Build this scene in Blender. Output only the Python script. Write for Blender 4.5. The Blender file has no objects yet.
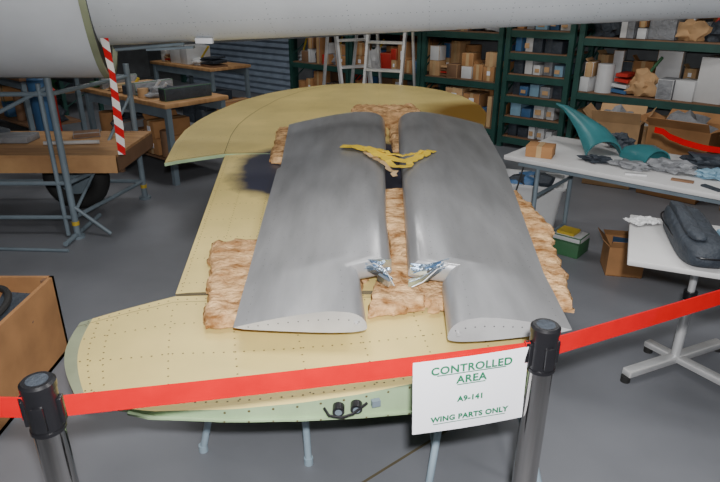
import bpy, bmesh, math, random
from mathutils import Vector, Matrix, noise, Euler
random.seed(7)
scene = bpy.context.scene
TH = math.radians(-40.86)
ROOM = Matrix.Rotation(TH, 4, 'Z')
I4 = Matrix.Identity(4)
def W(s, r, z=0.0):
    return ROOM @ Vector((s, r, z))

# ------------------------------------------------------------------ materials
MATS = {}
def mat(name, col, rough=0.6, metal=0.0, var=0.12, scale=6.0, bump=0.0, col2=None, stretch=(1,1,1), detail=4, spec=0.5, bscale=None, bdist=0.02):
    if name in MATS: return MATS[name]
    m = bpy.data.materials.new(name); m.use_nodes = True
    nt = m.node_tree; N = nt.nodes; L = nt.links
    b = N['Principled BSDF']
    b.inputs['Roughness'].default_value = rough
    b.inputs['Metallic'].default_value = metal
    b.inputs['Specular IOR Level'].default_value = spec
    tc = N.new('ShaderNodeTexCoord'); mp = N.new('ShaderNodeMapping')
    mp.inputs['Scale'].default_value = stretch
    L.new(tc.outputs['Object'], mp.inputs['Vector'])
    nz = N.new('ShaderNodeTexNoise'); nz.inputs['Scale'].default_value = scale; nz.inputs['Detail'].default_value = detail
    L.new(mp.outputs['Vector'], nz.inputs['Vector'])
    cr = N.new('ShaderNodeValToRGB')
    c2 = col2 if col2 else tuple(c*(1-var*2) for c in col)
    cr.color_ramp.elements[0].position = 0.3; cr.color_ramp.elements[1].position = 0.7
    cr.color_ramp.elements[0].color = (*c2, 1)
    cr.color_ramp.elements[1].color = (*[min(1, c*(1+var*0.5)) for c in col], 1)
    L.new(nz.outputs['Fac'], cr.inputs['Fac'])
    L.new(cr.outputs['Color'], b.inputs['Base Color'])
    if bump > 0:
        bp = N.new('ShaderNodeBump'); bp.inputs['Strength'].default_value = bump; bp.inputs['Distance'].default_value = bdist
        n2 = N.new('ShaderNodeTexNoise'); n2.inputs['Scale'].default_value = bscale or scale*3; n2.inputs['Detail'].default_value = 6
        L.new(mp.outputs['Vector'], n2.inputs['Vector'])
        L.new(n2.outputs['Fac'], bp.inputs['Height']); L.new(bp.outputs['Normal'], b.inputs['Normal'])
    MATS[name] = m
    return m

def wing_mat():
    m = mat('zinc_chromate_wing_paint', (0.80,0.635,0.235), rough=0.45, var=0.06, scale=2.2, col2=(0.61,0.49,0.185), detail=8)
    nt = m.node_tree; N = nt.nodes; L = nt.links; b = N['Principled BSDF']
    src = b.inputs['Base Color'].links[0].from_socket
    tc = [n for n in N if n.type=='TEX_COORD'][0]
    def blob(prev, center, r0, r1, col, nscale):
        nz = N.new('ShaderNodeTexNoise'); nz.inputs['Scale'].default_value = nscale; nz.inputs['Detail'].default_value=6
        L.new(tc.outputs['Object'], nz.inputs['Vector'])
        d = N.new('ShaderNodeVectorMath'); d.operation='DISTANCE'
        L.new(tc.outputs['Object'], d.inputs[0]); d.inputs[1].default_value = center
        ad = N.new('ShaderNodeMath'); ad.operation='MULTIPLY_ADD'
        L.new(nz.outputs['Fac'], ad.inputs[0]); ad.inputs[1].default_value = 0.22
        L.new(d.outputs['Value'], ad.inputs[2])
        mr = N.new('ShaderNodeMapRange'); mr.inputs['From Min'].default_value = r1; mr.inputs['From Max'].default_value = r0
        L.new(ad.outputs[0], mr.inputs['Value'])
        mx = N.new('ShaderNodeMix'); mx.data_type='RGBA'
        L.new(mr.outputs['Result'], mx.inputs[0]); L.new(prev, mx.inputs[6]); mx.inputs[7].default_value = (*col,1)
        return mx.outputs[2]
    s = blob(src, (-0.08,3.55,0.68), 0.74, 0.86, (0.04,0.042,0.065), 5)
    s = blob(s, (1.15,5.2,0.70), 0.50, 0.85, (0.24,0.13,0.02), 3)
    L.new(s, b.inputs['Base Color'])
    return m

M_wing = wing_mat()
M_rim = mat('wing_edge_grey_green', (0.27,0.30,0.19), rough=0.6)
M_green = mat('interior_green_primer', (0.36,0.50,0.29), rough=0.6)
M_rivet = mat('rivet_heads_dark', (0.11,0.08,0.03), rough=0.5)
M_seam = mat('panel_seam', (0.12,0.10,0.06), rough=0.7)
M_flap = mat('dull_aluminium_flap_skin', (0.47,0.475,0.49), rough=0.33, metal=0.55, var=0.12, scale=4, stretch=(3,0.6,1), detail=10, bump=0.12, bscale=2.2, bdist=0.03)
M_cap = mat('flap_end_rib_aluminium', (0.58,0.58,0.58), rough=0.45, metal=0.2)
M_flapdk = mat('flap_rivets', (0.14,0.145,0.15), rough=0.5, metal=0.3)
M_wool = mat('glass_wool', (0.86,0.56,0.29), rough=0.95, col2=(0.27,0.12,0.04), scale=15, stretch=(1,1.5,2), bump=1.0, bscale=40, detail=10, spec=0.1, bdist=0.02)
M_foil = mat('crumpled_foil', (0.60,0.72,0.85), rough=0.22, metal=0.95)
M_strap = mat('yellow_strap', (0.80,0.56,0.04), rough=0.7)
M_belt = mat('red_barrier_webbing', (0.55,0.002,0.006), rough=0.8, var=0.05, scale=20, spec=0.1)
M_black = mat('black_plastic', (0.010,0.010,0.012), rough=0.3, var=0.0)
M_steel = mat('stanchion_chromed_steel', (0.50,0.48,0.46), rough=0.10, metal=1.0, var=0.02)
M_paper = mat('sign_card_white', (0.84,0.85,0.90), rough=0.4, var=0.01)
M_ink = mat('sign_green_ink', (0.0,0.14,0.06), rough=0.6, var=0.0)
M_grey = mat('aircraft_grey_paint', (0.64,0.68,0.72), rough=0.40, var=0.05, scale=3)
M_greydk = mat('aircraft_dark_ends_gap_shade', (0.05,0.055,0.06), rough=0.7)
M_tube = mat('stand_steel_paint', (0.18,0.23,0.27), rough=0.5)
M_leg = mat('trestle_pale_blue_paint', (0.32,0.42,0.50), rough=0.5)
M_ply = mat('plywood', (0.50,0.29,0.13), rough=0.65, scale=4, stretch=(1,6,1), col2=(0.34,0.18,0.08))
M_plydk = mat('dark_plywood', (0.22,0.12,0.065), rough=0.7, scale=4)
M_card = mat('cardboard', (0.42,0.21,0.085), rough=0.85)
M_card2 = mat('cardboard_pale', (0.52,0.32,0.16), rough=0.85)
M_carddk = mat('cardboard_inside', (0.17,0.09,0.045), rough=0.9)
M_rack = mat('rack_dark_green', (0.02,0.075,0.062), rough=0.5)
M_white = mat('white_laminate', (0.60,0.60,0.60), rough=0.5, var=0.04)
M_tub = mat('white_plastic_tub', (0.62,0.63,0.64), rough=0.4, var=0.05)
M_blue = mat('blue_parts', (0.05,0.14,0.30), rough=0.5)
M_cyan = mat('pale_blue_padding', (0.22,0.38,0.50), rough=0.6)
M_teal = mat('teal_fairing_paint', (0.04,0.19,0.21), rough=0.35)
M_greycl = mat('grey_bags', (0.26,0.27,0.29), rough=0.5, scale=12, bump=0.6)
M_slate = mat('slate_bag', (0.035,0.045,0.06), rough=0.6, scale=12, bump=0.5)
M_alu = mat('ladder_aluminium', (0.70,0.71,0.72), rough=0.4, metal=0.4)
M_redp = mat('red_paint', (0.50,0.03,0.02), rough=0.5)
M_yel = mat('yellow_paint', (0.6,0.42,0.04), rough=0.5)
M_rubber = mat('black_rubber', (0.02,0.02,0.02), rough=0.8)
M_grn = mat('green_crate', (0.05,0.16,0.07), rough=0.6)
M_tape = mat('brown_packing_tape', (0.55,0.38,0.2), rough=0.3)
M_floor = mat('concrete_floor', (0.20,0.21,0.235), rough=0.45, var=0.1, scale=1.6, detail=9, bump=0.05)
M_wall = mat('painted_block_wall', (0.13,0.14,0.15), rough=0.8)
M_ceil = mat('ceiling_sheet', (0.40,0.40,0.40), rough=0.8)
M_roll = mat('roller_door_steel', (0.25,0.31,0.40), rough=0.5)

def stripe_mat():
    m = bpy.data.materials.new('red_white_striped_tape'); m.use_nodes=True
    nt=m.node_tree;N=nt.nodes;L=nt.links;b=N['Principled BSDF']; b.inputs['Roughness'].default_value=0.5
    tc=N.new('ShaderNodeTexCoord'); mp=N.new('ShaderNodeMapping'); mp.inputs['Rotation'].default_value=(0,math.radians(55),0)
    wv=N.new('ShaderNodeTexWave'); wv.inputs['Scale'].default_value=3.2; wv.bands_direction='X'
    cr=N.new('ShaderNodeValToRGB'); cr.color_ramp.interpolation='CONSTANT'
    cr.color_ramp.elements[0].color=(0.6,0.01,0.015,1); cr.color_ramp.elements[1].position=0.5; cr.color_ramp.elements[1].color=(0.8,0.78,0.75,1)
    L.new(tc.outputs['Object'],mp.inputs['Vector']); L.new(mp.outputs['Vector'],wv.inputs['Vector'])
    L.new(wv.outputs['Fac'],cr.inputs['Fac']); L.new(cr.outputs['Color'],b.inputs['Base Color'])
    return m
M_stripe = stripe_mat()

# ------------------------------------------------------------------ builder
class B:
    def __init__(s, name, M=None):
        s.name=name; s.bm=bmesh.new(); s.mats=[]; s.M=M or I4
    def mi(s, m):
        if m not in s.mats: s.mats.append(m)
        return s.mats.index(m)
    def box(s, c, size, m, rot=(0,0,0), bevel=0.0):
        X = s.M @ Matrix.Translation(c) @ Euler(rot).to_matrix().to_4x4() @ Matrix.Diagonal((*size,1))
        r = bmesh.ops.create_cube(s.bm, size=1, matrix=X)
        vs=r['verts']; fs={f for v in vs for f in v.link_faces}; k=s.mi(m)
        for f in fs: f.material_index=k
        if bevel>0:
            es={e for v in vs for e in v.link_edges}
            bmesh.ops.bevel(s.bm, geom=list(es), offset=bevel, segments=2, affect='EDGES', profile=0.5)
    def cyl(s, p1, p2, r, m, r2=None, seg=16, caps=True):
        p1=Vector(p1); p2=Vector(p2); d=p2-p1
        q=d.to_track_quat('Z','Y').to_matrix().to_4x4()
        X=s.M @ Matrix.Translation((p1+p2)/2) @ q
        g=bmesh.ops.create_cone(s.bm, cap_ends=caps, segments=seg, radius1=r, radius2=r if r2 is None else r2, depth=d.length, matrix=X)
        k=s.mi(m)
        for f in {f for v in g['verts'] for f in v.link_faces}: f.material_index=k
    def tube(s, pts, r, m, seg=10):
        pts=[Vector(p) for p in pts]
        rings=[]
        for i,p in enumerate(pts):
            d=(pts[min(i+1,len(pts)-1)]-pts[max(i-1,0)]).normalized()
            q=d.to_track_quat('Z','Y')
            rings.append([p+q@Vector((r*math.cos(a),r*math.sin(a),0)) for a in [2*math.pi*j/seg for j in range(seg)]])
        s.loft(rings,m)
    def loft(s, rings, m, caps=True, capm=None, closed=True):
        k=s.mi(m); kc=s.mi(capm) if capm else k
        R=[[s.bm.verts.new(s.M@Vector(p)) for p in ring] for ring in rings]
        n=len(R[0])
        for a,b in zip(R[:-1],R[1:]):
            for j in range(n if closed else n-1):
                f=s.bm.faces.new((a[j],a[(j+1)%n],b[(j+1)%n],b[j])); f.material_index=k
        if caps and closed:
            for ring in (R[0],R[-1]):
                f=s.bm.faces.new(ring); f.material_index=kc
        return R
    def grid(s, fn, nu, nv, m):
        k=s.mi(m)
        V=[[s.bm.verts.new(s.M@Vector(fn(i/nu,j/nv))) for i in range(nu+1)] for j in range(nv+1)]
        for j in range(nv):
            for i in range(nu):
                f=s.bm.faces.new((V[j][i],V[j][i+1],V[j+1][i+1],V[j+1][i])); f.material_index=k
    def slab(s, fn, th, nu, nv, mt, mb, mf=None, ml=None, lcols=0):
        kt=s.mi(mt); kb=s.mi(mb); kf=s.mi(mf or mb); kl=s.mi(ml or mt)
        T=[];Bm=[]
        for j in range(nv+1):
            a=[];b=[]
            for i in range(nu+1):
                p=Vector(fn(i/nu,j/nv)); a.append(s.bm.verts.new(s.M@p)); b.append(s.bm.verts.new(s.M@(p-Vector((0,0,th(i/nu,j/nv))))))
            T.append(a);Bm.append(b)
        for j in range(nv):
            for i in range(nu):
                f=s.bm.faces.new((T[j][i],T[j][i+1],T[j+1][i+1],T[j+1][i])); f.material_index= kl if i<lcols else kt
                f=s.bm.faces.new((Bm[j][i],Bm[j+1][i],Bm[j+1][i+1],Bm[j][i+1])); f.material_index=kb
        for i in range(nu):
            f=s.bm.faces.new((T[0][i],Bm[0][i],Bm[0][i+1],T[0][i+1])); f.material_index=kf
            f=s.bm.faces.new((T[nv][i],T[nv][i+1],Bm[nv][i+1],Bm[nv][i])); f.material_index=kl
        for j in range(nv):
            f=s.bm.faces.new((T[j][0],T[j+1][0],Bm[j+1][0],Bm[j][0])); f.material_index=kl
            f=s.bm.faces.new((T[j][nu],Bm[j][nu],Bm[j+1][nu],T[j+1][nu])); f.material_index=kl
    def dot(s, p, n, r, m, k=6):
        q=Vector(n).to_track_quat('Z','Y')
        p=Vector(p)+Vector(n).normalized()*0.0008
        vs=[s.bm.verts.new(s.M@(p+q@Vector((r*math.cos(2*math.pi*j/k),r*math.sin(2*math.pi*j/k),0)))) for j in range(k)]
        f=s.bm.faces.new(vs); f.material_index=s.mi(m)
    def blob(s, c, size, m, amp=0.25, freq=2.0, rot=0, sub=3, flat=None):
        g=bmesh.ops.create_icosphere(s.bm, subdivisions=sub, radius=1)
        off=Vector((random.random()*50,random.random()*50,0)); R=Matrix.Rotation(rot,4,'Z')
        for v in g['verts']:
            d=v.co.normalized(); k=1+amp*noise.noise(d*freq+off)+amp*0.4*noise.noise(d*freq*3+off)
            p=Vector((d.x*size[0]*k,d.y*size[1]*k,d.z*size[2]*k))
            if flat is not None: p.z=max(p.z,-flat)
            v.co=s.M@(Vector(c)+R@p)
        kk=s.mi(m)
        for f in {f for v in g['verts'] for f in v.link_faces}: f.material_index=kk
    def ribbon(s, pts, h, m, vertical=True, thick=0.0015):
        rings=[]
        pts=[Vector(p) for p in pts]
        for i,p in enumerate(pts):
            d=(pts[min(i+1,len(pts)-1)]-pts[max(i-1,0)]).normalized()
            up=Vector((0,0,1)) if vertical else Vector((-d.y,d.x,0)).normalized()
            n=d.cross(up).normalized()*thick
            rings.append([p+up*h/2+n,p-up*h/2+n,p-up*h/2-n,p+up*h/2-n])
        s.loft(rings,m)
    def done(s, angle=35, recalc=True, parent=None):
        if recalc: bmesh.ops.recalc_face_normals(s.bm, faces=s.bm.faces)
        me=bpy.data.meshes.new(s.name); s.bm.to_mesh(me); s.bm.free()
        for m in s.mats: me.materials.append(m)
        for p in me.polygons: p.use_smooth=True
        me.set_sharp_from_angle(angle=math.radians(angle))
        o=bpy.data.objects.new(s.name, me); scene.collection.objects.link(o)
        if parent: o.parent=parent
        return o

def interp(tab, x):
    if x<=tab[0][0]: return tab[0][1]
    for (a,b),(c,d) in zip(tab[:-1],tab[1:]):
        if x<=c: return b+(d-b)*(x-a)/(c-a)
    return tab[-1][1]
def curve(pts, u):
    n=len(pts)-1
    L=[0]
    for a,b in zip(pts[:-1],pts[1:]): L.append(L[-1]+math.dist(a,b))
    t=u*L[-1]
    for i in range(n):
        if t<=L[i+1]+1e-9:
            k=(t-L[i])/(L[i+1]-L[i]); a=pts[i]; b=pts[i+1]
            return [a[j]+(b[j]-a[j])*k for j in range(len(a))]
    return list(pts[-1])

# ------------------------------------------------------------------ room shell
S0,S1,R0,R1,HC=-12.0,6.0,-5.0,7.0,4.3
b=B('floor',ROOM); b.box(((S0+S1)/2,(R0+R1)/2,-0.05),(S1-S0,R1-R0,0.1),M_floor); b.done()
b=B('ceiling',ROOM); b.box(((S0+S1)/2,(R0+R1)/2,HC+0.05),(S1-S0,R1-R0,0.1),M_ceil); b.done()
b=B('wall_back',ROOM); b.box(((S0+S1)/2,R1+0.05,HC/2),(S1-S0,0.1,HC),M_wall); b.done()
b=B('wall_front',ROOM); b.box(((S0+S1)/2,R0-0.05,HC/2),(S1-S0,0.1,HC),M_wall); b.done()
b=B('wall_left',ROOM); b.box((S0-0.05,(R0+R1)/2,HC/2),(0.1,R1-R0,HC),M_wall); b.done()
b=B('wall_right',ROOM); b.box((S1+0.05,(R0+R1)/2,HC/2),(0.1,R1-R0,HC),M_wall); b.done()
b=B('door_1',ROOM)
zs=[i*0.02 for i in range(0,151)]
rings=[[(-10.6,R1-0.03-0.015*math.sin(z*2*math.pi/0.1),z) for z in zs],[(-7.5,R1-0.03-0.015*math.sin(z*2*math.pi/0.1),z) for z in zs]]
b.loft(rings,M_roll,caps=False,closed=False)
b.box((-10.65,R1-0.05,1.5),(0.1,0.1,3.0),M_rack); b.box((-7.45,R1-0.05,1.5),(0.1,0.1,3.0),M_rack)
b.box((-9.05,R1-0.15,3.1),(3.3,0.3,0.3),M_roll)
b.done(recalc=False)
b=B('trim_1')
b.box((0.33,1.96,0.0008),(1.1,0.010,0.0016),M_seam,rot=(0,0,0.68)); b.done()

def lamp(s,r,power):
    b=B('ceiling_strip_lamp',ROOM); b.box((s,r,HC-0.05),(1.5,0.3,0.08),M_white,bevel=0.01)
    b.cyl((s-0.7,r-0.07,HC-0.1),(s+0.7,r-0.07,HC-0.1),0.018,M_paper); b.cyl((s-0.7,r+0.07,HC-0.1),(s+0.7,r+0.07,HC-0.1),0.018,M_paper)
    o=b.done()
    ld=bpy.data.lights.new('ceiling_lamp_light','AREA'); ld.shape='RECTANGLE'; ld.size=1.5; ld.size_y=0.5; ld.energy=power; ld.color=(1.0,0.98,0.95)
    l=bpy.data.objects.new('ceiling_lamp_light',ld); scene.collection.objects.link(l); l.parent=o
    l.location=W(s,r,HC-0.16); l.rotation_euler=(0,0,TH)
for s,r,p in [(-1.5,1.2,54),(0.8,2.8,40),(-4.5,3.2,42),(-1.5,4.6,32),(-7.5,4.6,26),(2.2,-1.5,40),(-6,-0.5,26)]:
    lamp(s,r,p)
ld=bpy.data.lights.new('camera_flash','AREA'); ld.shape='DISK'; ld.size=0.06; ld.energy=92; ld.color=(1,0.985,0.98)
fl=bpy.data.objects.new('camera_flash',ld); scene.collection.objects.link(fl); fl.location=(0.03,-0.03,1.84); fl.rotation_euler=(math.radians(80),0,0)
w=bpy.data.worlds.new('World'); scene.world=w; w.use_nodes=True
w.node_tree.nodes['Background'].inputs[0].default_value=(0.5,0.55,0.6,1); w.node_tree.nodes['Background'].inputs[1].default_value=0.3

# ------------------------------------------------------------------ wing
def zw(x,y): return 0.65+0.014*(y-1.6)
wing=B('aircraft_wing')
NC=[(-.808,1.388),(-.70,1.345),(-.571,1.314),(-.35,1.318),(-.166,1.344),(.0,1.382),(.151,1.43),(.35,1.51),(.539,1.60),(.62,1.64)]
FC=[(-.975,1.80),(-.687,1.956),(-.2,1.975),(.2,1.985),(.62,2.0)]
def near(u,v):
    a=curve(NC,u); c=curve(FC,u)
    x=a[0]+(c[0]-a[0])*v-0.045*math.sin(math.pi*v)*(1-u)**6
    y=a[1]+(c[1]-a[1])*v
    return (x,y,zw(x,y)-0.02*(1-u)**8)
wing.slab(near, lambda u,v: 0.012+0.19*u*u+ (0.05*v*u), 40, 14, M_wing, M_green, mf=M_green, ml=M_rim, lcols=1)
XL=[(1.965,-.687),(3.88,-.90)]; XR=[(1.965,.62),(2.9,.70),(3.88,.84)]
def mid(u,v):
    y=1.965+(3.88-1.965)*v; xl=interp(XL,y); xr=interp(XR,y); x=xl+(xr-xl)*u
    return (x,y,zw(x,y)+0.002+0.014*(4*u*(1-u))**0.5)
wing.slab(mid, lambda u,v:0.03+0.18*(4*u*(1-u))**0.5, 24,16,M_wing,M_green,mf=M_seam)
XL2=[(3.88,-1.25),(4.4,-1.33),(4.78,-1.365),(5.1,-1.35),(5.4,-1.3),(5.88,-1.165),(6.3,-.93),(6.6,-.66),(6.75,-.45),(6.82,-.30)]
XR2=[(3.88,.84),(4.5,.93),(4.95,1.05),(5.3,1.12),(5.62,1.12),(6.1,1.03),(6.45,.86),(6.65,.68),(6.78,.45),(6.82,.30)]
def far(u,v):
    vv=1-(1-v)**1.4
    y=3.88+(6.82-3.88)*vv; xl=interp(XL2,y); xr=interp(XR2,y); x=xl+(xr-xl)*u
    yy=y-0.18*max(0,(-.9-x)/.345)*(1-v)
    return (x,yy,zw(x,yy)+0.002+0.014*(4*u*(1-u))**0.5)
def farth(u,v):
    k=min(1,max(0,(u-.17)/.25)); k=k*k*(3-2*k)
    return 0.022+0.19*k*(4*u*(1-u))**.5*(1-v**4*.8)
wing.slab(far, farth, 30,30,M_wing,M_green,mf=M_green)
def rv(fn,u,v,r=0.0032,m=M_rivet):
    p=fn(min(1,max(0,u)),v); wing.dot((p[0],p[1],p[2]),(0,0,1),r,m)
for v in (0.90,0.96):
    for i in range(46): rv(near,0.02+i/46*0.96,v)
for u in (0.045,0.075):
    for i in range(14): rv(near,u,0.05+i/14*0.9)
for u in (0.20,0.33,0.46,0.59,0.72,0.85):
    for i in range(14): rv(near,u,0.06+i/14*0.84)
for v in (0.05,0.10,0.42,0.70):
    for i in range(48): rv(near,0.03+i/48*0.95,v)
for k in range(9):
    v=0.04+k*0.115
    for i in range(48): rv(mid,0.01+i/48,v,0.003)
for u in (0.015,0.10,0.2):
    for i in range(60): rv(mid,u,0.01+i/60,0.003)
for k in range(8):
    v=0.02+k*0.115
    for i in range(56): rv(far,0.01+i/56*0.98,v,0.003)
for u in (0.02,0.17,0.35,0.6,0.8):
    for i in range(70): rv(far,u,i/72,0.003)
def seam(fn,pts,wd=0.003):
    P=[Vector(fn(*p))+Vector((0,0,0.0012)) for p in pts]
    for a,c in zip(P[:-1],P[1:]):
        d=(c-a).normalized(); n=Vector((-d.y,d.x,0))*wd/2
        f=wing.bm.faces.new([wing.bm.verts.new(q) for q in (a-n,c-n,c+n,a+n)]); f.material_index=wing.mi(M_seam)
seam(near,[(i/30,0.93) for i in range(31)],0.002)
seam(far,[(0.0+i/30,0.004) for i in range(31)],0.006)
seam(far,[(0.165,i/30) for i in range(31)],0.004)
for x,y in ((-.06,1.352),(-.01,1.362)):
    wing.cyl((x,y+0.01,0.622),(x,y-0.012,0.618),0.017,M_black,seg=18); wing.cyl((x,y-0.006,0.618),(x,y-0.014,0.617),0.010,M_tube,seg=12)
wing.tube([(-.10,1.345,.628),(-.085,1.325,.618),(-.05,1.325,.612),(-.02,1.335,.616),(0.02,1.365,.63)],0.004,M_black)
wing.box((0.045,1.385,0.615),(0.025,0.015,0.02),M_tube,rot=(0,0,.3))
for i in range(16):
    u=.30+i*.044; a=curve(NC,u); c=curve(NC,u+0.01); d=Vector((c[0]-a[0],c[1]-a[1],0)).normalized(); n=Vector((d.y,-d.x,0))
    wing.dot((a[0],a[1],zw(*a)-0.012),n,0.004,M_rivet)
    wing.dot((a[0],a[1]-0.012,zw(*a)-(0.012+0.19*u*u)-.003),n,0.003,M_rivet)
rings=[]
for i in range(21):
    u=0.12+0.88*i/20; a=curve(NC,u); z=zw(*a)-(0.012+0.19*u*u)
    rings.append([(a[0],a[1]-0.012,z),(a[0],a[1]-0.012,z-0.006),(a[0],a[1]+0.05,z-0.006),(a[0],a[1]+0.05,z)])
wing.loft(rings,M_green)
wing.done(angle=30)

# ------------------------------------------------------------------ flaps
def g(f):
    f=max(0,min(1,f))
    n=5*(.2969*math.sqrt(f)-.126*f-.3516*f*f+.2843*f**3-.1036*f**4)*2
    if f>.28: n=.55*n+.45*(1-(f-.28)/.72)
    else: n=.55*n+.45*min(1,math.sqrt(max(0,1-((.14-min(f,.14))/.14)**2)))
    return n
def section(xn,xt,y,th,zb,ysk=0.0):
    pts=[]; K=20
    for i in range(K+1):
        f=(1-i/K)**1.7
        pts.append((f,0.78*th*g(f)+0.004))
    for i in range(1,K):
        f=(i/K)**1.7
        pts.append((f,-0.22*th*g(f)))
    return [(xn+(xt-xn)*f, y+ysk*f, zb+th*0.22+h-0.008*f) for f,h in pts]
def flap(name, stations):
    stations=[(a,c,y,t,zb+.016,k) for a,c,y,t,zb,k in stations]
    b=B(name)
    b.loft([section(*s) for s in stations],M_flap,capm=M_cap)
    def rivet(s,f,r=.0020):
        def zt(q): return s[4]+s[3]*.22+.78*s[3]*g(q)+.004-.008*q
        e=.01; p=Vector((s[0]+(s[1]-s[0])*f, s[2]+s[5]*f, zt(f)))
        nrm=Vector((-(zt(f+e)-p.z)/((s[1]-s[0])*e),0,1))
        b.dot(p+nrm.normalized()*0.0012,nrm,r,M_flapdk)
    for k in range(len(stations)-1):
        a=stations[k]; c=stations[k+1]; L=c[2]-a[2]
        if L<0.2: continue
        for f in (0.9,0.17):
            n=int(L/0.05)
            for i in range(n):
                w_=(i+.5)/n; rivet([a[j]+(c[j]-a[j])*w_ for j in range(6)],f)
        if L>.5:
            for w_ in (.04,.5,.96):
                for i in range(16): rivet([a[j]+(c[j]-a[j])*w_ for j in range(6)],.10+i*.053,.0017)
    s=stations[0]
    for i in range(12):
        f=0.06+i*0.075
        b.dot((s[0]+(s[1]-s[0])*f, s[2]+s[5]*f-0.001, s[4]+s[3]*.22+.45*s[3]*g(f)-.008*f),(0,-1,0),0.0026,M_flapdk)
    x=s[0]+(s[1]-s[0])*.08
    b.cyl((x,s[2]+.004,s[4]+s[3]*.45),(x,s[2]-.010,s[4]+s[3]*.45),0.006,M_cap,seg=10)
    b.done(angle=45)
flap('grey_wing_flap',[(.022,-.395,1.59,.072,.705,.01),(.0,-.41,1.90,.075,.706,0),(-.005,-.411,1.935,.077,.706,0),(.118,-.413,1.985,.085,.706,.0),(.118,-.44,2.5,.09,.712,0),(.145,-.475,3.3,.10,.722,0),(.155,-.46,3.34,.10,.722,0),(.185,-.53,4.43,.115,.738,0)])
flap('grey_wing_flap',[(.262,.655,1.53,.078,.705,.055),(.285,.672,1.85,.082,.706,0),(.315,.675,1.915,.084,.706,0),(.175,.678,1.955,.088,.706,.02),(.20,.74,2.5,.095,.712,0),(.235,.835,3.3,.105,.722,0),(.228,.845,3.34,.105,.722,0),(.285,.915,4.43,.115,.738,0)])

def crumple(b,c,size,m,rot,amp,seed):
    off=Vector((seed*3.1,seed*1.7,0)); R=Matrix.Rotation(rot,4,'Z')
    def fn(u,v):
        p=Vector(((u-.5)*size[0],(v-.5)*size[1],0)); q=p*45+off
        p+=Vector((noise.noise(q)*amp*.7,noise.noise(q+Vector((9,0,0)))*amp*.7,abs(noise.noise(q*0.8+Vector((0,7,0))))*amp*2.2))
        return Vector(c)+R@p
    b.grid(fn,18,10,m)
def bracket(b,pts,h,m):
    pts=[Vector(p) for p in pts]
    b.ribbon(pts,h,m,vertical=True,thick=.002)
b=B('silver_hinge_bracket')
bracket(b,[(.0,1.975,.775),(.06,1.96,.78),(.115,1.975,.775)],.04,M_foil)
bracket(b,[(.02,1.955,.775),(.07,1.92,.765),(.115,1.89,.745)],.03,M_foil)
crumple(b,(.06,1.945,.770),(.09,.045),M_foil,-.5,.007,5)
b.tube([(.02,1.95,.78),(.05,1.93,.80),(.09,1.91,.785),(.12,1.86,.745)],.002,M_alu,seg=6)
b.box((.085,1.885,.755),(.05,.012,.03),M_foil,rot=(.3,.3,-.6))
b.done(angle=15,recalc=False)
b=B('silver_hinge_bracket')
bracket(b,[(.18,1.935,.775),(.24,1.925,.775),(.32,1.945,.79)],.045,M_foil)
bracket(b,[(.17,1.87,.75),(.24,1.88,.77),(.30,1.93,.79)],.028,M_foil)
crumple(b,(.25,1.92,.785),(.14,.04),M_foil,.25,.007,3)
b.tube([(.32,1.92,.80),(.27,1.88,.80),(.22,1.86,.76),(.18,1.85,.745)],.002,M_alu,seg=6)
b.tube([(.31,1.95,.80),(.25,1.90,.80),(.19,1.91,.77)],.002,M_blue,seg=6)
b.done(angle=15,recalc=False)
b=B('yellow_webbing_strap')
def wig(pts,n,amp,seed):
    out=[]
    for i in range(n+1):
        p=Vector(curve(pts,i/n)); q=Vector((i*.6+seed,seed,0)); out.append(p+Vector((noise.noise(q)*amp,noise.noise(q+Vector((5,0,0)))*amp,abs(noise.noise(q+Vector((0,5,0))))*amp)))
    return out
b.ribbon(wig([(-.11,3.46,.850),(.0,3.42,.853),(.09,3.33,.850),(.17,3.22,.84),(.24,3.16,.838),(.32,3.20,.850),(.41,3.34,.853)],26,.02,1),.06,M_strap,vertical=False)
b.ribbon(wig([(-.08,3.42,.856),(.03,3.34,.856),(.11,3.22,.848),(.18,3.10,.83),(.24,3.06,.83),(.30,3.14,.848)],22,.03,8),.04,M_strap,vertical=False)
b.ribbon(wig([(.02,3.30,.854),(.10,3.16,.846),(.16,3.08,.82),(.19,3.02,.79)],18,.03,15),.03,M_tape,vertical=False)
b.ribbon(wig([(.10,3.36,.858),(.18,3.26,.85),(.26,3.22,.85),(.36,3.30,.858)],18,.03,22),.025,M_strap,vertical=False)
b.done(angle=25)

def batt(cn, h, seed, nu=46, nv=46, amp=0.010, zoff=0.0):
    b=B('glass_wool_batt')
    off=Vector((seed*7.3,seed*2.1,seed))
    def top(u,v):
        p=(Vector(cn[0])*(1-u)+Vector(cn[1])*u)*(1-v)+(Vector(cn[3])*(1-u)+Vector(cn[2])*u)*v
        e=min(u,1-u,v,1-v)
        x,y=p.x,p.y; q=Vector((x,y,0))*9+off
        if e<0.10:
            x+=(noise.noise(q*1.5)+noise.noise(q*4))*amp*1.8; y+=(noise.noise(q*1.5+Vector((4,4,4)))+noise.noise(q*4+Vector((4,4,4))))*amp*1.8
        k=0.0 if e<1e-6 else min(1,.75+e*5)
        z=zw(x,y)+0.02+zoff+0.001+h*0.30*(1-k)+h*k*(0.75+0.35*abs(noise.noise(q*1.3)))+(noise.noise(q*3)*.005+noise.noise(q*8)*.004)*k
        return (x,y,z)
    def th(u,v):
        p=top(u,v); return max(0.004,p[2]-(zw(p[0],p[1])+0.0175+zoff))
    b.slab(top,th,nu,nv,M_wool,M_wool)
    return b.done(angle=60)
batt([(-.51,1.69),(-.02,1.76),(.10,2.46),(-.64,2.36)],.042,1)
batt([(.02,1.76),(.235,1.83),(.235,2.20),(.10,2.22)],.040,12,24,24)
batt([(.24,1.80),(.735,1.80),(.85,2.45),(.105,2.47)],.042,2)
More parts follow.
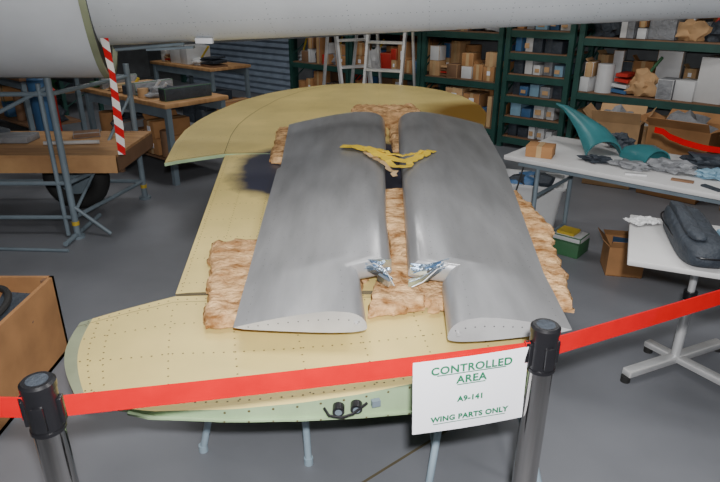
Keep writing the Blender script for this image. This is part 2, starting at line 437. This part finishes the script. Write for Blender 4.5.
batt([(.02,2.5),(.88,2.48),(.84,3.02),(.02,3.05)],.042,3)
batt([(-.57,3.62),(.12,3.62),(.20,4.55),(-.62,4.5)],.045,4)
batt([(.22,3.9),(.82,3.5),(.84,4.6),(.22,4.6)],.045,5)
batt([(-.10,4.62),(.5,4.64),(.48,5.0),(-.06,5.0)],.13,8,nu=24,nv=20)
batt([(-.12,2.52),(-.02,2.5),(-.02,3.38),(-.14,3.38)],.042,9,nu=14,nv=30)

def trestle(name,x0,x1,yc,ztop,feet):
    b=B(name)
    b.box(((x0+x1)/2,yc,ztop-0.025),(x1-x0+.1,0.06,0.05),M_leg,bevel=.006)
    tops=[(x0,yc-.02),(x1,yc-.02),(x0,yc+.02),(x1,yc+.02)]
    for (tx,ty),(fx,fy) in zip(tops,feet):
        b.cyl((fx,fy,0.012),(tx,ty,ztop-.04),0.014,M_leg,seg=12); b.cyl((fx,fy,0),(fx,fy,0.03),0.018,M_leg,seg=12)
    for i in (0,1):
        a=Vector((*feet[i],0)).lerp(Vector((*tops[i],ztop)),.3); c=Vector((*feet[i+2],0)).lerp(Vector((*tops[i+2],ztop)),.3); b.cyl(a,c,.009,M_leg,seg=10)
    a=Vector((*feet[2],0)).lerp(Vector((*tops[2],ztop)),.3); c=Vector((*feet[3],0)).lerp(Vector((*tops[3],ztop)),.3); b.cyl(a,c,.009,M_leg,seg=10)
    b.done()
trestle('wing_trestle',-.50,-.22,1.86,.555,[(-.626,1.87),(-.20,1.80),(-.63,2.3),(-.2,2.3)])
trestle('wing_trestle',.33,.56,1.86,.485,[(.25,1.66),(.66,1.66),(.25,2.2),(.66,2.2)])
trestle('wing_trestle',-.7,.6,5.2,.49,[(-.8,4.9),(.7,4.9),(-.8,5.5),(.7,5.5)])

# ------------------------------------------------------------------ barrier
def stanchion(x,y,ang=0):
    b=B('barrier_stanchion')
    b.cyl((x,y,0),(x,y,.012),.17,M_black,seg=48); b.cyl((x,y,.012),(x,y,.03),.165,M_black,r2=.05,seg=48)
    b.cyl((x,y,.03),(x,y,.90),.0305,M_steel,seg=40)
    b.cyl((x,y,.885),(x,y,.98),.032,M_black,seg=40); b.cyl((x,y,.98),(x,y,.993),.034,M_black,seg=40)
    b.cyl((x,y,.993),(x,y,.998),.034,M_black,r2=.029,seg=40); b.cyl((x,y,.880),(x,y,.888),.034,M_black,seg=40)
    b.cyl((x,y,.998),(x,y,.9985),.021,M_slate,seg=32)
    for k in range(4):
        a=ang+k*math.pi/2; b.box((x+math.cos(a)*.033,y+math.sin(a)*.033,.925),(.010,.022,.058),M_black,rot=(0,0,a),bevel=.002)
    return b.done()
ST=[(-1.9,1.02),(-.632,.966),(.424,1.175),(1.62,1.74)]
for i,(x,y) in enumerate(ST): stanchion(x,y,math.atan2(.2,1))
for i,(a,c) in enumerate(zip(ST[:-1],ST[1:])):
    b=B('red_barrier_belt')
    A=Vector((*a,.930)); C=Vector((*c,.930)); d=(C-A).normalized(); A+=d*.041; C-=d*.041
    pts=[A.lerp(C,t/24)-Vector((0,0,.004*math.sin(math.pi*t/24))) for t in range(25)]
    b.ribbon(pts,.049,M_belt)
    b.box(C,(.012,.012,.056),M_black,rot=(0,0,math.atan2(d.y,d.x)),bevel=.002)
    b.done()
A=Vector((*ST[1],0)); C=Vector((*ST[2],0)); d=(C-A).normalized(); n=Vector((d.y,-d.x,0)); ang=math.atan2(d.y,d.x)
sw,sh=.275,.202
ctr=A+d*((.254-ST[1][0])/d.x)+n*.006; ctr.z=.842
Rm=Matrix.Translation(ctr)@Matrix.Rotation(ang,4,'Z')@Matrix.Rotation(-.03,4,'Y')
b=B('controlled_area_sign',Rm)
def sf(u,v): return ((u-.5)*sw, -.004*math.sin(u*math.pi)+0.002*(1-v), (v-.5)*sh)
b.grid(sf,16,8,M_paper); b.grid(lambda u,v:(lambda p:(p[0],p[1]+.001,p[2]))(sf(u,v)),16,8,M_paper)
b.box((0,-.0052,.0605),(.165,.0006,.0022),M_ink); b.box((0,-.0052,.029),(.068,.0006,.0022),M_ink)
b.box((0,-.0052,-.0745),(.178,.0006,.0015),M_ink)
sign=b.done(recalc=False)
def text(s,size,z,off):
    cu=bpy.data.curves.new('sign_text','FONT'); cu.body=s; cu.size=size; cu.align_x='CENTER'; cu.align_y='CENTER'; cu.offset=off; cu.extrude=.0002; cu.space_character=1.08
    cu.materials.append(M_ink)
    o=bpy.data.objects.new('sign_text_line',cu); scene.collection.objects.link(o); o.parent=sign
    o.matrix_world=Rm@Matrix.Translation((0,-.0056,z))@Matrix.Rotation(math.pi/2,4,'X')
text('CONTROLLED',.028,.073,.0009); text('AREA',.028,.042,.0009); text('A9-141',.020,-.012,.0009); text('WING PARTS ONLY',.020,-.062,.0009)

# ------------------------------------------------------------------ overhead aircraft
f=B('grey_aircraft_fuselage')
def ring(c,axis,r,n=64,rz=None):
    q=Vector(axis).normalized(); s1=Vector((q.y,-q.x,0)).normalized(); up=Vector((0,0,1))
    return [Vector(c)+s1*r*math.cos(a)+up*(rz or r)*math.sin(a) for a in [2*math.pi*j/n for j in range(n)]]
ax=(1,0.02,0); ax2=(1,.27,0); ax2b=(1,.16,0)
f.loft([ring((-5.2,4.0,1.96),ax,.70),ring((-4,4.05,1.94),ax,.75),ring((-2.8,4.08,1.93),ax2b,.76),ring((-1.68,4.1,1.93),ax2,.765)],M_grey,capm=M_greydk)
f.loft([ring((-1.685,4.1,1.93),ax2,.772),ring((-1.650,4.108,1.93),ax2,.772),ring((-1.650,4.108,1.93),ax2,.750),ring((-1.685,4.1,1.93),ax2,.750)],M_rim,caps=False)
P0=Vector((-1.74,4.10,1.80)); P1=Vector((4.2,3.30,2.0)); axb=(P1-P0)
def tb(t):
    c=P0.lerp(P1,t); return c, .44-(.44-.33)*t
f.loft([ring(tb(i/20)[0],axb,tb(i/20)[1]) for i in range(21)],M_grey,capm=M_greydk)
s1=Vector((axb.y,-axb.x,0)).normalized()
for k in range(13):
    t=.06+k*.076; c,r=tb(t)
    for j in range(26):
        a=math.radians(-100+j*5.0)
        nrm=s1*math.cos(a)+Vector((0,0,1))*math.sin(a); f.dot(c+nrm*(r+.0003),nrm,.003,M_tube)
for a0 in (-82,-62,-45,-15):
    a=math.radians(a0)
    for k in range(170):
        c,r=tb(.01+k*.0058); nrm=s1*math.cos(a)+Vector((0,0,1))*math.sin(a); f.dot(c+nrm*(r+.0003),nrm,.003,M_tube)
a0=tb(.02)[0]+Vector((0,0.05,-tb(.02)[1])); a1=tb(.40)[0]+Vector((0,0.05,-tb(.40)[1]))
f.loft([[a0+Vector((0,-.04,.02)),a0+Vector((0,-.04,-.022)),a0+Vector((0,.35,-.03)),a0+Vector((0,.35,.03))],[a1+Vector((0,-.04,.02)),a1+Vector((0,-.04,-.0)),a1+Vector((0,.35,-.01)),a1+Vector((0,.35,.05))]],M_greydk)  # added dark plate: the shaded line beneath the tube, built as a solid strip
f.box((-.95,3.82,1.415),(.11,.03,.035),M_paper,rot=(0,0,-.1),bevel=.004)
f.box((-.3,3.9,1.455),(.05,.06,.03),M_tube)
f.box((-1.2,3.95,1.36),(.3,.05,.015),M_tube,rot=(0,-.05,0)); f.cyl((-1.55,3.95,1.35),(-1.1,3.9,1.39),.010,M_tube)
f.done(angle=40)
b=B('striped_warning_streamer')
rings=[]
for p in [(-1.565,3.84,1.43),(-1.56,3.84,1.36),(-1.55,3.84,1.22),(-1.555,3.84,1.05),(-1.56,3.84,.88),(-1.57,3.84,.70)]:
    x,y,z=p; wd=.026+.005*math.sin(z*9); rings.append([(x-wd,y,z),(x+wd,y-.01,z),(x+wd,y-.008,z),(x-wd,y+.002,z)])
b.loft(rings,M_stripe); b.done()

b=B('steel_support_stand')
for i,(x,y) in enumerate([(-2.1,4.1),(-1.9,5.0),(-3.3,4.1),(-3.3,5.0)]):
    h=1.160 if y<4.5 else 1.15
    b.cyl((x,y,0.02),(x,y,h),.024,M_tube,seg=14); b.cyl((x,y,0),(x,y,.02),.05,M_tube,seg=16)
    b.cyl((x,y,.10),(x,y,.13),.027,M_yel,seg=14)
b.cyl((-2.17,4.1,0.02),(-2.17,4.1,1.12),.016,M_tube)
def rail(p,q,r=.016): b.cyl(p,q,r,M_tube,seg=10)
for z in (.16,.42,1.05):
    rail((-2.1,4.1,z),(-1.9,5.0,z)); rail((-3.3,4.1,z),(-2.1,4.1,z)); rail((-3.3,5.0,z),(-1.9,5.0,z))
rail((-2.1,4.1,.18),(-1.9,5.0,.9),.012); rail((-3.3,4.1,.55),(-2.1,4.1,1.1),.014)
rail((-2.1,3.9,.03),(-2.1,4.5,.03),.018); rail((-2.1,4.1,.25),(-1.85,4.1,.03),.014)
b.box((-2.45,4.56,.60),(1.40,.80,.02),M_ply); b.box((-2.45,4.165,.535),(1.40,.02,.11),M_ply); b.box((-1.76,4.56,.535),(.02,.8,.11),M_plydk)
b.box((-2.45,4.4,.44),(1.3,.04,.04),M_plydk)
b.done()
b=B('aircraft_tyre')
rings=[]
for i in range(40):
    a=2*math.pi*i/40; c=Vector((-2.35+.20*math.cos(a),4.75,.27+.20*math.sin(a)))
    o=Vector((math.cos(a),0,math.sin(a)))
    rings.append([c+o*.07*math.cos(t)+Vector((0,1,0))*.08*math.sin(t) for t in [2*math.pi*j/12 for j in range(12)]])
rings.append(rings[0]); b.loft(rings,M_rubber,caps=False)
b.cyl((-2.35,4.70,.27),(-2.35,4.80,.27),.13,M_tube,seg=24)
b.done()
b=B('blue_gas_cylinder'); b.cyl((-2.95,5.6,0),(-2.95,5.6,.95),.10,M_blue,seg=24); b.cyl((-2.95,5.6,.95),(-2.95,5.6,1.05),.10,M_blue,r2=.03,seg=24); b.cyl((-2.95,5.6,1.05),(-2.95,5.6,1.13),.025,M_steel); b.done()
b=B('red_fire_hose_pipe'); b.tube([(-4.2,5.9,1.0),(-3.7,5.9,1.02),(-3.2,5.9,.98),(-3.0,5.9,.8),(-3.0,5.9,0.02)],.035,M_redp,seg=14); b.cyl((-4.2,5.9,0),(-4.2,5.9,1.02),.03,M_tube); b.done()
b=B('parts_on_platform')
b.box((-2.7,4.6,.637),(.3,.2,.05),M_greycl,bevel=.01); b.box((-2.2,4.75,.633),(.2,.12,.04),M_plydk,rot=(0,0,.4),bevel=.005); b.cyl((-2.4,4.45,.628),(-2.0,4.5,.628),.015,M_alu); b.blob((-2.95,4.7,.66),(.15,.1,.05),M_slate,flat=.045)
b.done()

def bench(name,s,r,w_,d_,h,mt):
    b=B(name,ROOM); b.box((s,r,h-.02),(w_,d_,.04),mt,bevel=.004)
    for sx in (-1,1):
        for sy in (-1,1): b.box((s+sx*(w_/2-.05),r+sy*(d_/2-.05),(h-.04)/2),(.05,.05,h-.04),M_tube)
    b.box((s,r,.22),(w_-.1,d_-.1,.02),M_plydk)
    for sy in (-1,1): b.box((s,r+sy*(d_/2-.05),h-.09),(w_-.1,.03,.09),M_tube)
    b.done()
bench('work_bench',-5.6,3.25,1.6,.7,.76,M_ply)
bench('work_bench',-7.7,5.3,1.5,.7,.72,M_ply)
bench('work_bench',-8.2,3.0,1.8,.7,.80,M_plydk)
cols=[M_card,M_card,M_card2,M_plydk,M_greycl,M_tub,M_blue,M_slate,M_grn,M_redp,M_white,M_slate]
def clutter(name,s0,s1,r0,r1,z,hmax,pal,dens=1.0,wmin=.10,wmax=.32,bags=.25):
    b=B(name,ROOM); s=s0
    while s<s1-.06:
        w_=min(random.uniform(wmin,wmax),s1-s); h=random.uniform(.35,1)*hmax; m=random.choice(pal); dp=random.uniform(.5,.95)*(r1-r0)
        rc=r0+dp/2+random.uniform(0,.05); t=random.random()
        if random.random()<dens:
            if t<bags:
                b.blob((s+w_/2,rc,z+h*.3),(w_*.55,dp*.4,h*.42),random.choice([M_greycl,M_slate,M_tub,M_greycl,M_card2]),flat=h*.3,sub=3,amp=.7,freq=1.6)
                if random.random()<.5: b.cyl((s+w_*.2,rc,z+h*.2),(s+w_*.9,rc+.05,z+hmax*.9),.015,random.choice([M_redp,M_alu,M_yel,M_grn]),seg=8)
            elif t<bags+.08: b.cyl((s+w_/2,r0+w_*.45,z),(s+w_/2,r0+w_*.45,z+h*.8),w_*.4,m,seg=18)
            elif t<bags+.16:
                for q in range(4): b.box((s+w_/2,rc,z+h*(.1+q*.2)),(w_*random.uniform(.7,1),dp*.9,h*.12),random.choice([M_redp,M_blue,M_tub,M_card2,M_plydk,M_slate]),rot=(0,random.uniform(-.08,.08),random.uniform(-.3,.3)))
            else:
                n=1 if h<.2 or random.random()<.4 else 2
                zz=z
                for k in range(n):
                    hh=h/n-.003; ww=w_*random.uniform(.78,.97); rz=random.uniform(-.18,.18); mm=m if k==0 else random.choice(pal)
                    b.box((s+w_/2,rc,zz+hh/2),(ww,dp,hh),mm,rot=(0,0,rz),bevel=.004)
                    if mm in (M_card,M_card2):
                        b.box((s+w_/2,rc,zz+hh/2+.001),(.04,dp+.003,hh+.001),M_tape,rot=(0,0,rz))
                        if random.random()<.4: b.box((s+w_/2,rc-.002,zz+hh*.55),(ww*.3,dp+.004,hh*.3),M_paper,rot=(0,0,rz))
                        if random.random()<.4: b.box((s+w_/2-ww*.5,rc,zz+hh+.02),(ww*.4,dp*.9,.004),mm,rot=(0,.9,rz))
                    zz+=hh+.003
        s+=w_*.97
    return b.done()
clutter('bench_top_parts',-6.35,-4.9,2.95,3.5,.762,.14,cols,.9,wmin=.07,wmax=.2)
clutter('bench_top_parts',-8.3,-7.0,5.0,5.5,.722,.28,[M_white,M_card,M_tub,M_slate],.9)
clutter('bench_top_parts',-9.0,-7.4,2.75,3.3,.801,.25,cols,.9)
clutter('bench_under_parts',-9.0,-7.4,2.75,3.3,.235,.4,cols,.9)
clutter('bench_under_parts',-6.3,-4.9,2.95,3.5,.235,.4,cols,.8)
clutter('floor_stored_parts',-7.6,-6.2,4.7,5.3,0.0,.55,cols,.9)

# ------------------------------------------------------------------ storage racks
def rack(name,s0,s1,r0,r1,levels,h):
    b=B(name,ROOM)
    for s in (s0+.03,s1-.03):
        for r in (r0+.03,r1-.03): b.box((s,r,h/2),(.055,.055,h),M_rack)
        n=6
        for k in range(n):
            z0=.1+k*(h-.2)/n; z1=z0+(h-.2)/n
            b.cyl((s,r0+.03,z0),(s,r1-.03,z1),.010,M_rack,seg=6)
    for z in levels:
        b.box(((s0+s1)/2,r0+.03,z-.035),(s1-s0-.05,.045,.07),M_rack); b.box(((s0+s1)/2,r1-.03,z-.035),(s1-s0-.05,.045,.07),M_rack)
        b.box(((s0+s1)/2,(r0+r1)/2,z+.006),(s1-s0-.08,r1-r0-.06,.012),M_plydk)
    b.done()
RF,RB=6.3,6.92
LV=[.18,.71,1.25,1.85]
ball=[M_card,M_card,M_card2,M_card,M_plydk,M_slate,M_tub,M_card,M_redp,M_blue]
bays=[(-6.85,-5.65),(-5.65,-4.45),(-4.45,-3.34)]
for a,c in bays:
    rack('storage_rack',a,c-.01,RF,RB,LV,2.3)
    for z in LV[:3]:
        clutter('stored_cartons',a+.08,c-.08,RF+.02,RF+.30,z+.013,.42,ball,1,wmin=.08,wmax=.26)
        clutter('stored_cartons',a+.08,c-.08,RF+.34,RB-.05,z+.013,.48,ball,1,bags=.0)
for a,c in [(-2.50,-.86),(-.86,.80)]:
    rack('storage_rack',a,c-.01,RF,RB,LV,2.3)
    for z in LV[1:3]:
        clutter('stored_cartons',a+.08,c-.08,RF+.02,RF+.32,z+.013,.42,[M_tub,M_tub,M_card,M_card2,M_greycl,M_card,M_white,M_cyan],1,bags=.35,wmin=.09,wmax=.30)
        clutter('stored_cartons',a+.08,c-.08,RF+.36,RB-.05,z+.013,.48,[M_card,M_card2,M_slate,M_tub],1,bags=.0)
nl=[.12+.235*k for k in range(9)]
rack('small_parts_rack',-3.32,-2.54,RF,RB,nl,2.2)
b=B('small_parts_bins',ROOM)
for z in nl[:-1]:
    s=-3.22
    while s<-2.72:
        w_=random.uniform(.08,.15); hh=random.uniform(.10,.19); m=random.choice([M_tub,M_cyan,M_blue,M_greycl,M_white,M_card,M_slate])
        b.box((s+w_/2,RF+.22+random.uniform(-.01,.03),z+.013+hh/2),(w_-.012,.34,hh),m,rot=(0,0,random.uniform(-.05,.05)),bevel=.004)
        if random.random()<.5: b.box((s+w_/2,RF+.038,z+.013+hh*.45),(w_*.5,.003,hh*.35),M_card2)
        s+=w_+.004
b.done()
rack('storage_rack',-10.4,-9.0,3.8,4.4,[.3,.85,1.4],1.9)
for z in (.3,.85,1.4): clutter('stored_cartons',-10.3,-9.1,3.82,4.35,z+.013,.4,cols,1)
Mrot=Matrix.Translation(W(-11.2,1.5))@Matrix.Rotation(TH+math.pi/2,4,'Z')
for k in range(3):
    s0=-2.6+k*1.7
    sv=ROOM
    ROOM=Mrot
    rack('storage_rack',s0,s0+1.65,-.1,.5,[.2,.75,1.3,1.85],2.3)
    for z in (.2,.75,1.3): clutter('stored_cartons',s0+.1,s0+1.5,-.05,.45,z+.013,.42,cols,1)
    ROOM=sv

def open_box(b,c,size,m,rot=0):
    T=Matrix.Translation(c)@Matrix.Rotation(rot,4,'Z'); sv=b.M; b.M=b.M@T
    w_,d_,h=size; t=.006
    b.box((0,0,t/2),(w_,d_,t),M_carddk)
    for sx in (-1,1):
        b.box((sx*(w_/2-t/2),0,h/2),(t,d_,h),m)
        b.box((0,sx*(d_/2-t/2),h/2),(w_-2*t,t,h),m)
    L=d_*.30
    for sx in (-1,1):
        a=sx*random.uniform(.5,1.3)
        b.box((sx*(w_/2)+math.sin(a)*L/2,0,h+math.cos(a)*L/2),(.004,d_*.98,L),m,rot=(0,a,0))
        a=random.uniform(.5,1.5)*sx
        b.box((0,sx*d_/2+math.sin(a)*L/2,h+math.cos(a)*L/2),(w_*.97,.004,L),m,rot=(-a,0,0))
    b.box((0,0,h*.6),(w_*.9,d_*.9,.01),M_carddk)
    b.M=sv
for s,w_,h in [(-2.2,.34,.26),(-1.68,.40,.24),(-1.15,.32,.28)]:
    b=B('open_cardboard_box',ROOM); open_box(b,(s,RF+.30,.195),(w_,.38,h),random.choice([M_card,M_card2]))
    b.blob((s,RF+.28,.195+h*.8),(w_*.38,.15,.12),random.choice([M_tub,M_greycl]),amp=.4); b.done()
for s,w_,h in [(-1.80,.42,.60),(-1.22,.5,.62),(-.62,.42,.58)]:
    b=B('open_cardboard_box',ROOM); open_box(b,(s,5.75,0),(w_,.42,h),random.choice([M_card,M_card2]),random.uniform(-.2,.2))
    b.blob((s,5.75,h*.92),(w_*.40,.18,.14),random.choice([M_greycl,M_slate,M_greycl]),amp=.6); b.done()
clutter('stored_cartons',-.75,.7,RF+.02,RB-.05,.193,.40,[M_card,M_card2,M_tub],1)

b=B('aluminium_step_ladder',ROOM@Matrix.Translation((-4.50,5.75,0))@Matrix.Rotation(.35,4,'Z'))
for sx in (-1,1):
    b.box((sx*.22,-.22,.95),(.03,.06,1.95),M_alu,rot=(math.radians(-13),0,0)); b.box((sx*.22,.22,.95),(.025,.04,1.95),M_alu,rot=(math.radians(13),0,0))
for k in range(6):
    z=.25+k*.3; b.box((0,-.43+z*.225,z),(.42,.10,.025),M_alu)
b.box((0,0,1.9),(.48,.16,.04),M_redp,bevel=.01)
b.done()
b=B('aluminium_step_ladder',ROOM@Matrix.Translation((-5.1,5.65,0))@Matrix.Rotation(1.2,4,'Z'))
for sx in (-1,1):
    b.box((sx*.20,-.2,.85),(.03,.06,1.75),M_alu,rot=(math.radians(-13),0,0)); b.box((sx*.20,.2,.85),(.025,.04,1.75),M_alu,rot=(math.radians(13),0,0))
for k in range(5):
    z=.25+k*.3; b.box((0,-.4+z*.23,z),(.38,.10,.025),M_alu)
b.box((0,0,1.7),(.44,.16,.04),M_alu,bevel=.01)
b.done()

# ------------------------------------------------------------------ right table
b=B('folding_trestle_table',ROOM)
b.box((-.55,3.70,.735),(2.3,.72,.03),M_white,bevel=.006)
b.box((-.55,3.70,.70),(2.15,.60,.035),M_tube)
for s in (-1.5,.4):
    for r in (3.42,3.98): b.cyl((s,r,0),(s,r,.70),.014,M_tube,seg=10)
    b.cyl((s,3.42,.15),(s,3.98,.15),.012,M_tube,seg=8); b.cyl((s,3.42,.5),(s,3.98,.5),.012,M_tube,seg=8)
b.done()
def horn(name,M,pts,radii,m,a0=-.25,a1=math.pi*1.0,tk=.008):
    b=B(name,M); n=18; ro=[]; P=[Vector(p) for p in pts]
    for i,(p,r) in enumerate(zip(P,radii)):
        d=(P[min(i+1,len(P)-1)]-P[max(i-1,0)]).normalized()
        side=Vector((-d.y,d.x,0)).normalized(); up=d.cross(side)*-1
        if up.z<0: up=-up
        rg=[]
        for j in range(n+1):
            a=a0+(a1-a0)*j/n; rg.append(p+side*r*math.cos(a)+up*r*math.sin(a))
        for j in range(n,-1,-1):
            a=a0+(a1-a0)*j/n; rr_=max(.002,r-tk); rg.append(p+side*rr_*math.cos(a)+up*rr_*math.sin(a))
        ro.append(rg)
    b.loft(ro,m); b.done(angle=50)
horn('teal_curved_fairing',ROOM@Matrix.Translation((-1.38,3.84,.752)),[(-.28,.12,.235),(-.20,.09,.215),(-.11,.05,.17),(-.03,.02,.12),(.05,-.02,.07),(.12,-.07,.025),(.16,-.12,.0)],[.008,.025,.05,.075,.10,.11,.11],M_teal,a0=0,a1=math.pi)
horn('teal_curved_fairing',ROOM@Matrix.Translation((-1.00,3.76,.752)),[(-.12,.06,.0),(-.05,.04,.0),(.03,0,.0),(.10,-.05,.0)],[.06,.085,.10,.09],M_teal,a0=0,a1=math.pi)
def cbox(s,r,z,w_,d_,h,m,rz):
    b=B('cardboard_box',ROOM); b.box((s,r,z+h/2),(w_,d_,h),m,rot=(0,0,rz),bevel=.003); b.box((s,r,z+h/2+.001),(.03,d_+.002,h+.001),M_tape,rot=(0,0,rz)); b.done()
cbox(-1.52,3.47,.751,.16,.13,.07,M_card,.25); cbox(-.42,3.50,.751,.12,.10,.07,M_card2,.2); cbox(-.29,3.50,.751,.09,.09,.06,M_card,-.2)
b=B('wrapped_parts_on_table',ROOM)
for s,r,a,c,m in [(-1.20,3.55,.09,.02,M_slate),(-.80,3.62,.12,.035,M_greycl),(-.66,3.84,.13,.045,M_slate),(-.60,3.62,.08,.03,M_cyan),(-.42,3.80,.10,.05,M_greycl),(-.1,3.85,.12,.05,M_greycl),(.1,3.6,.1,.04,M_slate),(-1.0,3.55,.10,.022,M_greycl),(-.22,3.72,.08,.03,M_tub),(-1.22,3.99,.08,.05,M_slate)]:
    b.blob((s,r,.751+c*.8),(a,a*.6,c),m,flat=c*.8,amp=.7,freq=2.5)
for s,r,a in [(-.93,3.42,.4),(-.70,3.46,.1),(-.55,3.42,-.5)]: b.box((s,r,.756),(.11,.03,.01),random.choice([M_slate,M_alu,M_plydk]),rot=(0,0,a))
b.done()
b=B('red_strap',ROOM)
b.ribbon(wig([(-1.02,3.98,.90),(-.9,3.95,.86),(-.7,3.93,.84),(-.4,3.9,.84),(-.1,3.88,.84),(.3,3.86,.80),(.5,3.86,.757)],30,.02,3),.035,M_belt); b.done()
b=B('white_plastic_tub',ROOM@Matrix.Translation((-1.85,4.15,0))@Matrix.Rotation(.35,4,'Z'))
def rr(w_,d_,z):
    out=[]
    for cx,cy,a in ((1,1,0),(-1,1,90),(-1,-1,180),(1,-1,270)):
        for k in range(5):
            t=math.radians(a+k*22.5); out.append((cx*(w_/2-.04)+.04*math.cos(t),cy*(d_/2-.04)+.04*math.sin(t),z))
    return out
b.loft([rr(.38,.30,0),rr(.46,.38,.36),rr(.50,.42,.365),rr(.50,.42,.38),rr(.45,.37,.38),rr(.36,.28,.01)],M_tub)
for k in range(7): b.blob((random.uniform(-.13,.13),random.uniform(-.09,.09),.33+random.uniform(0,.03)),(.09,.07,.06),random.choice([M_slate,M_greycl,M_blue]),sub=2,amp=.4)
b.done()
b=B('open_cardboard_box',ROOM@Matrix.Translation((-1.02,3.80,0))); open_box(b,(0,0,0),(.22,.22,.20),M_card,rot=.5); b.box((.0,.0,.12),(.15,.14,.16),M_blue,rot=(0,0,.3)); b.done()
b=B('green_crate',ROOM@Matrix.Translation((-1.42,3.87,0)))
b.box((0,0,.05),(.24,.2,.10),M_grn,bevel=.006); b.box((.02,0,.12),(.2,.16,.04),M_tub,bevel=.006); b.box((.0,0,.15),(.12,.12,.02),M_yel); b.done()
b=B('loose_black_cable',ROOM); b.tube([(-1.57,3.36,.69),(-1.60,3.32,.45),(-1.58,3.3,.2),(-1.6,3.35,.02),(-1.75,3.5,.012),(-1.9,3.7,.012)],.005,M_rubber); b.done()

# near right pedestal table
b=B('pedestal_side_table')
b.M=Matrix.Translation((1.535,2.255,0))@Matrix.Rotation(math.radians(-23.5),4,'Z')
b.box((0,0,.70),(.78,.57,.025),M_white,bevel=.006)
b.M=Matrix.Translation((1.54,2.46,0))
b.box((0,-.1,.675),(.3,.3,.02),M_tube)
b.cyl((0,0,.06),(0,0,.40),.022,M_alu,seg=20); b.cyl((0,0,.38),(0,0,.68),.016,M_alu,seg=20); b.cyl((0,0,.37),(0,0,.41),.03,M_black,seg=20)
b.box((.0,.0,.045),(.64,.05,.035),M_alu,rot=(0,0,.42),bevel=.006); b.box((.08,-.12,.045),(.05,.60,.03),M_alu,rot=(0,0,.55),bevel=.006)
for x,y in ((-.29,-.13),(.29,.13),(.24,-.37),(-.07,.12)):
    b.cyl((x,y,0),(x,y,.03),.022,M_rubber,seg=14)
b.done()
b=B('dark_padded_cushion',Matrix.Translation((1.375,2.29,.714))@Matrix.Rotation(-.22,4,'Z'))
def cush(w_,l_,h_,z0,dx=0):
    rings=[]
    for k in range(9):
        t=k/8; q=math.sin(t*math.pi)**.35 if 0<t<1 else 0.0; sc=.82+.18*q
        ring_=[]
        for j in range(32):
            a=2*math.pi*j/32; cx=math.copysign(abs(math.cos(a))**.55,math.cos(a)); cy=math.copysign(abs(math.sin(a))**.55,math.sin(a))
            ring_.append((dx+cx*w_/2*sc*(1-.18*cy),cy*l_/2*sc,z0+h_*t+.012*math.sin(cy*3)*t))
        rings.append(ring_)
    b.loft(rings,M_slate)
cush(.16,.54,.10,0.002); cush(.06,.44,.03,.098,-.03)
b.tube([(.08*math.copysign(abs(math.cos(a))**.55,math.cos(a)),.27*math.copysign(abs(math.sin(a))**.55,math.sin(a)),.055) for a in [2*math.pi*k/32+.01 for k in range(33)]],.004,M_black,seg=6)
b.done(angle=60)
b=B('pale_blue_padding_block',Matrix.Translation((1.485,2.17,.714))@Matrix.Rotation(-.2,4,'Z')); b.box((0,0,.04),(.07,.24,.08),M_cyan,bevel=.015); b.box((.0,0,.085),(.05,.18,.012),M_tub,bevel=.004); b.done()
b=B('crumpled_plastic_bag'); crumple(b,(1.30,2.56,.718),(.14,.10),M_tub,.2,.010,9); b.done(angle=15,recalc=False)

# plywood bin left
b=B('plywood_bin')
x0,x1,y0,y1,h=-2.35,-1.49,1.45,2.60,.42
b.box(((x0+x1)/2,(y0+y1)/2,.01),(x1-x0,y1-y0,.02),M_ply)
b.box((x1-.009,(y0+y1)/2,h/2),(.018,y1-y0,h),M_card); b.box((x0+.009,(y0+y1)/2,h/2),(.018,y1-y0,h),M_card)
b.box(((x0+x1)/2,y0+.009,h/2),(x1-x0,.018,h),M_ply); b.box(((x0+x1)/2,y1-.009,h/2),(x1-x0,.018,h),M_card)
b.box((x1-.03,y1-.03,h/2),(.03,.03,h-.01),M_plydk)
b.done()
b=B('scrap_parts_in_bin')
b.box((-1.85,2.32,.15),(.4,.3,.24),M_card,rot=(.1,.1,.3)); b.box((-1.75,1.95,.15),(.35,.3,.22),M_card2,rot=(0,.15,-.3))
b.blob((-1.65,2.12,.2),(.10,.2,.12),M_white,amp=.4)
b.box((-1.62,2.45,.22),(.18,.2,.26),M_slate,rot=(.2,.2,.2))
rings=[]
for i in range(31):
    a=2*math.pi*i/30; c=Vector((-1.72+.10*math.cos(a),2.38+.13*math.sin(a),.37+.03*math.sin(a)))
    o=Vector((math.cos(a),math.sin(a),0)); rings.append([c+o*.016*math.cos(t)+Vector((0,0,1))*.016*math.sin(t) for t in [2*math.pi*j/8 for j in range(8)]])
b.loft(rings,M_rubber,caps=False); b.done()
b=B('loose_floor_rod'); b.cyl((-3.2,3.9,.012),(-2.05,3.83,.012),.012,M_tube); b.done()

cd=bpy.data.cameras.new('camera'); cd.lens=29.75; cd.sensor_width=36; cd.clip_start=.05
cam=bpy.data.objects.new('camera',cd); scene.collection.objects.link(cam)
cam.location=(0,0,1.7); cam.rotation_euler=(math.radians(90-22.87),0,0); scene.camera=cam
